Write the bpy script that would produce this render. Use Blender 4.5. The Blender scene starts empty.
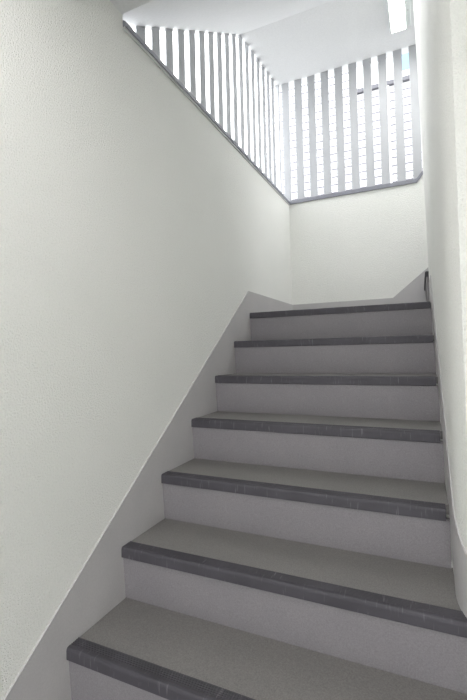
import bpy, bmesh, math, random
from mathutils import Matrix, Vector
random.seed(4)
sc = bpy.context.scene
COL = sc.collection

# ------------------------------------------------------------------ measures
R_ = 0.19            # riser height
T_ = 0.2562          # tread going
W = 1.086            # clear width of the flight
SL = R_ / T_         # pitch
SK = 0.155           # skirting line above the nosing line
YB = 2.798           # face of the back wall
ZC = 2.368           # top of the low walls, under the coping
ZL = 7 * R_          # landing level
ZS = 1.4747          # level skirting at the landing
FZ = -2 * R_         # hall floor
XE = 2.3             # far right end of the building

# ------------------------------------------------------------------ helpers
def new_mat(name, color, rough=0.6, spec=0.4):
    m = bpy.data.materials.new(name); m.use_nodes = True
    b = m.node_tree.nodes['Principled BSDF']
    b.inputs['Base Color'].default_value = (*color, 1)
    b.inputs['Roughness'].default_value = rough
    b.inputs['Specular IOR Level'].default_value = spec
    return m, m.node_tree, b

def coords(nt, scale=(1, 1, 1)):
    tc = nt.nodes.new('ShaderNodeTexCoord'); mp = nt.nodes.new('ShaderNodeMapping')
    mp.inputs['Scale'].default_value = scale
    nt.links.new(tc.outputs['Object'], mp.inputs['Vector'])
    return mp.outputs['Vector']

def noise(nt, vec, scale, detail=2, rough=0.5):
    n = nt.nodes.new('ShaderNodeTexNoise')
    n.inputs['Scale'].default_value = scale
    n.inputs['Detail'].default_value = detail
    n.inputs['Roughness'].default_value = rough
    nt.links.new(vec, n.inputs['Vector'])
    return n.outputs['Fac']

def ramp(nt, fac, stops):
    r = nt.nodes.new('ShaderNodeValToRGB')
    e = r.color_ramp.elements
    e[0].position, e[0].color = stops[0][0], (*stops[0][1], 1)
    e[1].position, e[1].color = stops[-1][0], (*stops[-1][1], 1)
    for p, c in stops[1:-1]:
        k = e.new(p); k.color = (*c, 1)
    nt.links.new(fac, r.inputs['Fac'])
    return r.outputs['Color']

def bump(nt, b, height, strength, dist):
    n = nt.nodes.new('ShaderNodeBump')
    n.inputs['Strength'].default_value = strength
    n.inputs['Distance'].default_value = dist
    nt.links.new(height, n.inputs['Height'])
    nt.links.new(n.outputs['Normal'], b.inputs['Normal'])

def mul(c, k): return tuple(x * k for x in c)

def plaster(name, c, grain=190, strength=0.9, dist=0.007):
    m, nt, b = new_mat(name, c, 0.75, 0.25)
    v = coords(nt)
    n = noise(nt, v, grain, 3, 0.6)
    big = noise(nt, v, 2.3, 2)
    mix = nt.nodes.new('ShaderNodeMix'); mix.data_type = 'RGBA'; mix.blend_type = 'MULTIPLY'
    mix.inputs['Factor'].default_value = 1
    nt.links.new(ramp(nt, n, [(0.3, mul(c, .95)), (0.7, mul(c, 1.03))]), mix.inputs['A'])
    nt.links.new(ramp(nt, big, [(0.3, (.97, .975, .97)), (0.7, (1, 1, 1))]), mix.inputs['B'])
    nt.links.new(mix.outputs['Result'], b.inputs['Base Color'])
    bump(nt, b, n, strength, dist)
    return m

def vinyl(name, c, speck=0.12, rough=0.55):
    m, nt, b = new_mat(name, c, rough, 0.35)
    v = coords(nt)
    fine = noise(nt, v, 260, 2, 0.7)
    big = noise(nt, v, 6, 3)
    mix = nt.nodes.new('ShaderNodeMix'); mix.data_type = 'RGBA'; mix.blend_type = 'MULTIPLY'
    mix.inputs['Factor'].default_value = 1
    nt.links.new(ramp(nt, fine, [(0.3, mul(c, 1 - speck)), (0.7, mul(c, 1 + speck))]), mix.inputs['A'])
    nt.links.new(ramp(nt, big, [(0.3, (.93, .93, .94)), (0.7, (1, 1, 1))]), mix.inputs['B'])
    nt.links.new(mix.outputs['Result'], b.inputs['Base Color'])
    bump(nt, b, fine, 0.15, 0.002)
    return m

def nosing_mat():
    c = (.045, .042, .05)
    m, nt, b = new_mat('ribbed_rubber', c, 0.6, 0.35)
    v = coords(nt, (1, .12, .12))
    ticks = noise(nt, v, 160, 1, 0.5)           # scuffs running over the lip
    worn = noise(nt, coords(nt), 9, 2)
    mix = nt.nodes.new('ShaderNodeMix'); mix.data_type = 'RGBA'; mix.blend_type = 'ADD'
    mix.inputs['Factor'].default_value = 1
    nt.links.new(ramp(nt, ticks, [(0.64, (0, 0, 0)), (0.80, (.06, .06, .06))]), mix.inputs['A'])
    nt.links.new(ramp(nt, worn, [(0.3, mul(c, .85)), (0.7, mul(c, 1.15))]), mix.inputs['B'])
    nt.links.new(mix.outputs['Result'], b.inputs['Base Color'])
    return m

def emit_mat(name, c, s):
    m = bpy.data.materials.new(name); m.use_nodes = True
    nt = m.node_tree; nt.nodes.clear()
    e = nt.nodes.new('ShaderNodeEmission'); o = nt.nodes.new('ShaderNodeOutputMaterial')
    e.inputs['Color'].default_value = (*c, 1); e.inputs['Strength'].default_value = s
    nt.links.new(e.outputs[0], o.inputs[0])
    return m

M = {
    'wall': plaster('cream_wallpaper', (.75, .752, .722)),
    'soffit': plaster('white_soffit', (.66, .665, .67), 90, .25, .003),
    'skirt': vinyl('grey_skirting', (.42, .408, .408), .05, .5),
    'tread': vinyl('grey_tread_vinyl', (.165, .158, .152), .22),
    'riser': vinyl('grey_riser_vinyl', (.185, .174, .183), .15),
    'nosing': nosing_mat(),
    'cap': new_mat('grey_aluminium', (.20, .205, .235), .45, .5)[0],
    'cap_edge': new_mat('pale_sealant', (.5, .51, .5), .6, .3)[0],
    'slat': vinyl('silver_slat', (.41, .42, .435), .02, .75),
    'siding': vinyl('white_siding', (.42, .42, .43), .03),
    'joint': new_mat('grey_siding_joint', (.15, .15, .17), .8, .2)[0],
    'ledge': new_mat('grey_ledge_metal', (.07, .07, .08), .6, .4)[0],
    'white': new_mat('white_paint', (.8, .8, .8), .5, .4)[0],
    'housing': new_mat('lamp_housing', (.62, .66, .645), .4, .5)[0],
    'screw': new_mat('screw_steel', (.25, .27, .27), .35, .5)[0],
    'lamp': emit_mat('lamp_diffuser_glow', (1, .99, .97), 15.0),
    'hall_fill': emit_mat('hall_fill_glow', (1, .98, .97), 27.0),  # glow of the two added fill lights behind the camera
    'ground': vinyl('outside_concrete', (.45, .45, .44), .1),
    'floor': vinyl('hall_floor_vinyl', (.28, .27, .26), .15),
}
g, nt, b = new_mat('pale_blue_glass', (.13, .20, .31), .5, .15); M['glass'] = g

class MB:
    def __init__(self): self.v = []; self.f = []
    def add(self, vs, fs):
        n = len(self.v); self.v += [tuple(p) for p in vs]
        self.f += [tuple(i + n for i in f) for f in fs]
    def box(self, x0, x1, y0, y1, z0, z1):
        self.add([(x0,y0,z0),(x1,y0,z0),(x1,y1,z0),(x0,y1,z0),(x0,y0,z1),(x1,y0,z1),(x1,y1,z1),(x0,y1,z1)],
                 [(0,3,2,1),(4,5,6,7),(0,1,5,4),(1,2,6,5),(2,3,7,6),(3,0,4,7)])
    def prism(self, poly, axis, a, b):
        """poly in the two other axes (in x,y,z order), extruded from a to b along axis"""
        def P(p, t):
            if axis == 'x': return (t, p[0], p[1])
            if axis == 'y': return (p[0], t, p[1])
            return (p[0], p[1], t)
        n = len(poly)
        self.add([P(p, a) for p in poly] + [P(p, b) for p in poly],
                 [tuple(range(n)), tuple(range(2*n-1, n-1, -1))] +
                 [(i, (i+1) % n, n + (i+1) % n, n + i) for i in range(n)])
    def build(self, name, mat, parent=None, bevel=0, seg=2, mtx=None, smooth=False):
        me = bpy.data.meshes.new(name)
        me.from_pydata(self.v, [], self.f)
        bm = bmesh.new(); bm.from_mesh(me)
        if mtx is not None: bmesh.ops.transform(bm, matrix=mtx, verts=bm.verts)
        bmesh.ops.recalc_face_normals(bm, faces=bm.faces)
        bm.to_mesh(me); bm.free()
        for m in (mat if isinstance(mat, (list, tuple)) else [mat]): me.materials.append(m)
        o = bpy.data.objects.new(name, me); COL.objects.link(o)
        if parent: o.parent = parent
        if bevel:
            md = o.modifiers.new('bevel', 'BEVEL'); md.width = bevel; md.segments = seg
            md.limit_method = 'ANGLE'; md.angle_limit = math.radians(40)
        if smooth:
            for p in me.polygons: p.use_smooth = True
        return o

def struct(o): o['kind'] = 'structure'; return o
def tag(o, label, cat, group=None):
    o['label'] = label; o['category'] = cat
    if group: o['group'] = group
    return o
def empty(name, loc=(0, 0, 0)):
    o = bpy.data.objects.new(name, None); COL.objects.link(o); o.location = loc
    o.empty_display_size = .1
    return o
def box(name, mat, dims, parent=None, bevel=0, **k):
    m = MB(); m.box(*dims); return m.build(name, mat, parent, bevel, **k)

# ------------------------------------------------------------------ setting: walls
def soff(y):          # under side of the ceiling / stair soffit over depth
    pts = [(-3.2, 2.415), (.571, 2.415), (1.99, 3.374), (2.77, 3.484), (2.95, 3.509)]
    for (a, za), (b_, zb) in zip(pts, pts[1:]):
        if y <= b_: return za + (zb - za) * (y - a) / (b_ - a)
    return pts[-1][1]

YJ = .575             # where the low part of the left wall starts
m = MB(); m.prism([(-3.1, -.6), (YB + .13, -.6), (YB + .13, ZC), (YJ, ZC), (YJ, 2.7), (-3.1, 2.7)], 'x', -.13, 0)
struct(m.build('wall_left', M['wall']))

XK, SLU = 1.04, 1.25   # where the coping on the back wall starts to climb, and its pitch
def capz(x): return ZC if x < XK else ZC + (x - XK) * SLU
XT = XK + (3.60 - ZC) / SLU
m = MB(); m.prism([(0, -.6), (XE, -.6), (XE, 3.6), (XT, 3.6), (XK, ZC), (0, ZC)], 'y', YB, YB + .13)
struct(m.build('wall_back', M['wall']))

# the core between the flights: one block with cut corners, its far edge leaning a little
ZB0, ZB1 = -.6, 3.6
m = MB()
def bez(t): return (1.097*(1-t)**2 + 2*t*(1-t)*1.097 + t*t*1.126, .65*(1-t)**2 + 2*t*(1-t)*.568 + t*t*.515)
CORN = [bez(k / 6) for k in range(7)]
plan0 = CORN + [(XE, .515), (XE, 2.10), (1.10, 2.10), (1.087, 2.087)]
top = CORN + [(XE, .515), (XE, 2.10), (1.062, 2.10), (1.050, 2.087)]
n = len(plan0)
zsplit = 1.45
mid = plan0
vs = [(x, y, R_ * 2) for x, y in plan0] + [(x, y, zsplit) for x, y in mid] + [(x, y, ZB1) for x, y in top]
fs = [tuple(range(n)), tuple(range(2*n, 3*n))]
for k in (0, n):
    fs += [(k + i, k + (i+1) % n, k + n + (i+1) % n, k + n + i) for i in range(n)]
m.add(vs, fs)
wr = struct(m.build('wall_right', M['wall']))
for p in wr.data.polygons: p.use_smooth = True
wr.data.set_sharp_from_angle(angle=math.radians(28))

# far end of next flight unseen; opened above a low wall for added daylight
struct(box('wall_far_right', M['wall'], (XE, XE + .1, 1.9, YB + .13, -.6, 2.4)))
struct(box('wall_hall', M['wall'], (1.9, 2.0, -3.1, .515, -.6, 2.7)))
# unseen wall behind the viewer, doorway added to let more daylight in
DX0, DX1, DZ = .15, 1.75, FZ + 2.3
m = MB()
m.box(0, DX0, -3.1, -3.0, -.6, 2.7); m.box(DX1, 1.9, -3.1, -3.0, -.6, 2.7); m.box(DX0, DX1, -3.1, -3.0, DZ, 2.7)
struct(m.build('wall_front', M['wall']))

lo = [(-3.1, 2.415), (.571, 2.415), (1.99, 3.374), (2.77, 3.484), (YB + .13, 3.507)]
m = MB(); m.prism(lo + [(YB + .13, 3.72), (1.9, 3.72), (.4, 2.72), (-3.1, 2.72)], 'x', -.13, XE)
struct(m.build('ceiling', M['soffit']))
struct(box('floor', M['floor'], (0, 1.9, -3.0, .1, FZ - .1, FZ)))
struct(box('ground', M['ground'], (-12, 12, -12, 14, -.9, -.62)))

# skirting
m = MB()
ya = 1.787
yh = (FZ + .10 - SK) / SL
m.prism([(-3.0, FZ), (-3.0, FZ + .10), (yh, FZ + .10), (ya, ZS), (YB, ZS), (YB, ZL - .15), (ya, ZL - .42), (0, -.55)], 'x', -.004, .006)
struct(m.build('baseboard_left', M['skirt']))
m = MB()
m.prism([(0, 1.25), (0, ZS), (.836, ZS), (.836 + .80 * 1.2, ZS + .80), (.836 + .80 * 1.2, 1.25)], 'y', YB - .006, YB + .004)
struct(m.build('baseboard_back', M['skirt']))
m = MB()
# runs down the right side, round the cut corner and along the return
path = [(1.084, 2.087, ZS), (1.086, 1.787, ZS)] + [(x - .0035, y - .002, y * SL + SK) for x, y in CORN[:-1]] + \
       [(1.1235, .510, .508 * SL + SK), (1.9, .510, .508 * SL + SK)]
back = [(1.10, 2.087), (1.10, 1.787)] + [(x + .006, y + .004) for x, y in CORN[:-1]] + [(1.13, .52), (1.9, .52)]
vs, fs = [], []
for (x, y, z), (bx, by) in zip(path, back):
    zb = max(2 * R_, y * SL - .20)
    if y > 1.7: zb = ZL - .05
    vs += [(x, y, zb), (x, y, z), (bx, by, z), (bx, by, zb)]
for i in range(len(path) - 1):
    a = 4 * i; c = a + 4
    fs += [(a, a+1, c+1, c), (a+1, a+2, c+2, c+1), (a+2, a+3, c+3, c+2), (a+3, a, c, c+3)]
e = 4 * (len(path) - 1)
fs += [(0, 1, 2, 3), (e, e+1, e+2, e+3)]
m.add(vs, fs)
struct(m.build('baseboard_right', M['skirt']))

# coping on the low walls: grey aluminium profile with a pale sealant line under it
OV = .014
m = MB(); m.prism([(-.145, ZC), (OV, ZC), (OV, ZC + .018), (OV - .010, ZC + .026), (-.02, ZC + .03), (-.145, ZC + .03)], 'y', YJ + .001, YB + .145)
struct(m.build('trim_1', M['cap']))
m = MB(); m.prism([(-.005, ZC - .010), (OV - .006, ZC - .010), (OV - .006, ZC), (-.005, ZC)], 'y', YJ + .001, YB - OV)
struct(m.build('trim_2', M['cap_edge']))
m = MB()
xs = [OV, XK, XT]
pl = [(x, capz(x)) for x in xs]
m.prism(pl + [(x, z + .03 * (1 if x < XK + .001 else 1.5)) for x, z in reversed(pl)], 'y', YB - OV, YB + .145)
struct(m.build('trim_3', M['cap']))

# ------------------------------------------------------------------ stairs
I4 = Matrix.Identity(4)
def make_step(parent, i, x0, x1, mtx=None, deep=None, z_off=0, y_off=0):
    """one step: tread board, with riser and ribbed nosing below it"""
    y = i * T_ + y_off; z = i * R_ + z_off
    run = deep if deep else T_ + .028
    st = MB(); st.box(x0, x1, y + .046, y + run, z - .03, z)
    s = st.build('step', M['tread'], parent, mtx=mtx)
    rs = MB()           # the riser leans in under the nosing
    rs.prism([(y + .008, z - .034), (y + .03, z - .034), (y + .045, z - R_), (y + .020, z - R_)], 'x', x0, x1)
    r = rs.build('riser', M['riser'], s, mtx=mtx)
    ns = MB()
    prof = [(y + .050, z - .006), (y + .050, z + .0022)]
    for k in range(5):  # grooves along the top of the strip
        a = y + .046 - k * .0066
        prof += [(a, z + .0022), (a - .001, z + .0006), (a - .0028, z + .0006), (a - .0038, z + .0022)]
    prof += [(y + .009, z + .0022), (y + .004, z + .0010), (y + .001, z - .003), (y, z - .008),
             (y, z - .034), (y + .002, z - .036), (y + .012, z - .036), (y + .012, z - .006)]
    ns.prism(prof, 'x', x0 + .001, x1 - (.011 if x1 < 1.5 else .001))
    ns.build('nosing', M['nosing'], s, mtx=mtx)
    return s

stairs = empty('staircase', (0, 0, 0))
tag(stairs, 'straight flight of grey vinyl steps with dark ribbed nosings, climbing to the landing', 'stairs')
for i in range(-1, 8):
    x1 = 1.893 if i <= 2 else 1.0925
    make_step(stairs, i, .004, x1, deep=(YB - .007 - 7 * T_) if i == 7 else None)

up = empty('staircase', (0, 0, 0))
tag(up, 'next flight turning right off the landing, only a dark sliver showing beside the spine wall', 'stairs')
mt = Matrix.Translation((1.064, YB, ZL)) @ Matrix.Rotation(-math.pi / 2, 4, 'Z')
for k in range(4):
    make_step(up, k, .007, YB - 2.102, mtx=mt, z_off=R_ + .03)

# ------------------------------------------------------------------ slatted screens on the low walls
P, SWD, STH = .1186, .064, .006
left = empty('slatted_screen', (-.098, 1.7, ZC + .03))
tag(left, 'silver vertical slat screen on the long left wall beside the stairs, bright sky behind', 'screen')
def child(o, par):
    o.parent = par; o.matrix_parent_inverse = Matrix.Translation(par.location).inverted(); return o
XS = -.098
y = .722 + .066
while y + SWD < YB - .03:
    m = MB()
    z0, z1, z2 = ZC + .03, soff(y) + .02, soff(y + SWD) + .02
    t0, t1 = XS - STH / 2, XS + STH / 2
    m.add([(t0,y,z0),(t1,y,z0),(t1,y+SWD,z0),(t0,y+SWD,z0),(t0,y,z1),(t1,y,z1),(t1,y+SWD,z2),(t0,y+SWD,z2)],
          [(0,3,2,1),(4,5,6,7),(0,1,5,4),(1,2,6,5),(2,3,7,6),(3,0,4,7)])
    child(m.build('slat', M['slat']), left); y += P * .993
backs = empty('slatted_screen', (.6, YB + .037, ZC + .03))
tag(backs, 'silver vertical slat screen on the short back wall above the landing, neighbouring house behind', 'screen')
YSN = YB + .037
x = -.053
while x < XT - .1:
    m = MB()
    w = SWD + .003
    z0, z1 = capz(x) + .02, capz(x + w) + .02
    zt = 3.53
    t0, t1 = YSN - STH / 2, YSN + STH / 2
    m.add([(x,t0,z0),(x+w,t0,z1),(x+w,t1,z1),(x,t1,z0),(x,t0,zt),(x+w,t0,zt),(x+w,t1,zt),(x,t1,zt)],
          [(0,3,2,1),(4,5,6,7),(0,1,5,4),(1,2,6,5),(2,3,7,6),(3,0,4,7)])
    child(m.build('slat', M['slat']), backs); x += P
m = MB(); m.box(-.112, -.078, YSN - .017, YSN + .017, ZC + .03, 3.55)
child(m.build('corner_post', M['slat'], bevel=.003), backs)

# ------------------------------------------------------------------ ceiling lamp and added hall fills
def make_lamp(loc, tilt, label, mat):
    lamp = empty('ceiling_light', loc); lamp.rotation_euler = (tilt, 0, 0)
    tag(lamp, label, 'ceiling light')
    hs = box('housing', M['housing'], (-.072, .066, -.60, .0, -.03, -.001), lamp, .004)
    m = MB(); m.box(-.072, -.066, -.60, 0, -.043, -.0305); m.box(.030, .036, -.60, 0, -.043, -.0305)
    m.box(-.066, .030, -.60, -.594, -.043, -.0305); m.box(-.066, .030, -.006, 0, -.043, -.0305)
    m.build('rim', M['housing'], lamp)
    box('diffuser', mat, (-.064, .028, -.592, -.008, -.040, -.0305), lamp, .006)
    m = MB()
    for k in range(10):
        a0, a1 = 2*math.pi*k/10, 2*math.pi*(k+1)/10
        m.add([(0,0,-.004),(.004*math.cos(a0),.004*math.sin(a0),0),(.004*math.cos(a1),.004*math.sin(a1),0)], [(0,1,2)])
    sw = m.build('screw', M['screw'], hs); sw.location = (.048, -.20, -.0305)
make_lamp((.972, 2.50, soff(2.50)), math.atan2(soff(2.53) - soff(2.0), .53),
          'glowing white fluorescent ceiling light on the soffit beside the spine wall', M['lamp'])
make_lamp((.62, -.18, 2.415), 0, 'unseen fill light added on the low hall ceiling at the foot of the stairs', M['hall_fill'])  # this and the next: fills added out of view to brighten the lower walls
make_lamp((.62, -1.75, 2.415), 0, 'another unseen fill light added on the low hall ceiling near the doorway', M['hall_fill'])

# ------------------------------------------------------------------ neighbouring house
house = empty('neighbouring_house', (0, 5.2, -.62))
tag(house, 'white lap-sided neighbouring house seen between the back slats, blown out by daylight', 'house')
HY, PIT = 5.2, .112
XL0, XR0, ZLG = -1.05, .295, 4.66
def siding(name, x0, x1, z0, z1):
    s, j = MB(), MB()
    z = z0
    while z < z1 - .01:
        t = min(z + PIT, z1)
        h = z + (t - z) * .48
        s.box(x0, x1, HY + .002, HY + .03, z + .024, h - .001)
        s.box(x0, x1, HY, HY + .03, h + .005, t)
        z = t
    j.box(x0, x1, HY + .010, HY + .05, z0, z1)
    o = child(s.build(name, M['siding']), house)
    jj = j.build('siding_joint', M['joint']); jj.parent = o
    return o
siding('siding_panel', XL0, XR0, -.62, 6.2)
siding('siding_panel', XR0 + .004, 3.6, -.62, ZLG)
m = MB(); m.box(XL0, 3.6, HY + .05, HY + 4, -.62, ZLG + .1); m.box(XL0, XR0, HY + .05, HY + 4, ZLG, 6.2); m.box(XR0, 3.6, HY + .35, HY + 4, ZLG, 6.2)
child(m.build('house_wall', M['white']), house)
m = MB(); m.box(XR0, 3.6, HY - .05, HY + .35, ZLG - .02, ZLG + .035)
child(m.build('ledge', M['ledge']), house)
m = MB(); m.box(XR0, 3.6, HY - .02, HY + .35, ZLG + .035, ZLG + .085); m.box(XR0, 3.6, HY, HY + .35, ZLG + .092, ZLG + .14)
child(m.build('ledge_capping', M['white']), house)
m = MB()
wx0, wx1, wz0, wz1 = .80, 1.9, ZLG + .14, 5.9
for d in ((wx0, wx0 + .04, wz0, wz1), (wx1 - .04, wx1, wz0, wz1), (wx0, wx1, wz0, wz0 + .03), (wx0, wx1, wz1 - .04, wz1)):
    m.box(d[0], d[1], HY + .28, HY + .36, d[2], d[3])
win = child(m.build('window', M['slat']), house)
pn = box('pane', M['glass'], (wx0 + .03, wx1 - .03, HY + .32, HY + .345, wz0 + .02, wz1 - .03), win)
# rainwater pipe on the siding
m = MB()
N = 10
for k in range(N):
    a0, a1 = 2*math.pi*k/N, 2*math.pi*(k+1)/N
    p = lambda a, z: (.735 + .012*math.cos(a), HY - .02 + .012*math.sin(a), z)
    m.add([p(a0, -.6), p(a1, -.6), p(a1, ZLG), p(a0, ZLG)], [(0, 1, 2, 3)])
child(m.build('rain_pipe', M['white'], smooth=True), house)

# ------------------------------------------------------------------ daylight
w = bpy.data.worlds.new('overcast'); sc.world = w; w.use_nodes = True
bg = w.node_tree.nodes['Background']
bg.inputs['Color'].default_value = (.97, .985, 1, 1)
bg.inputs['Strength'].default_value = 2.1

# ------------------------------------------------------------------ camera
cam = bpy.data.cameras.new('camera'); co = bpy.data.objects.new('camera', cam); COL.objects.link(co)
Rv = Vector((0.91232561, 0.40878063, -0.02367244)); Uv = Vector((0.03266847, -0.01503781, 0.99935311))
Fv = Vector((-0.40816021, 0.91250877, 0.02707361))
mx = Matrix((Rv, Uv, -Fv)).transposed().to_4x4()
mx.translation = (1.02555969, -.681931, 1.09185025)
co.matrix_world = mx
cam.sensor_fit = 'AUTO'; cam.sensor_width = 36
cam.lens = 407.777 * 36 / 700
cam.shift_x = -4.477 / 700; cam.shift_y = -11.506 / 700
cam.clip_start = .01
sc.camera = co

# ------------------------------------------------------------------ view
vs_ = sc.view_settings
vs_.view_transform = 'Standard'; vs_.look = 'None'; vs_.gamma = 1; vs_.use_curve_mapping = False
vs_.exposure = 1.78
sc.cycles.use_denoising = True
sc.cycles.max_bounces = 14; sc.cycles.diffuse_bounces = 10
sc.cycles.sample_clamp_indirect = 8
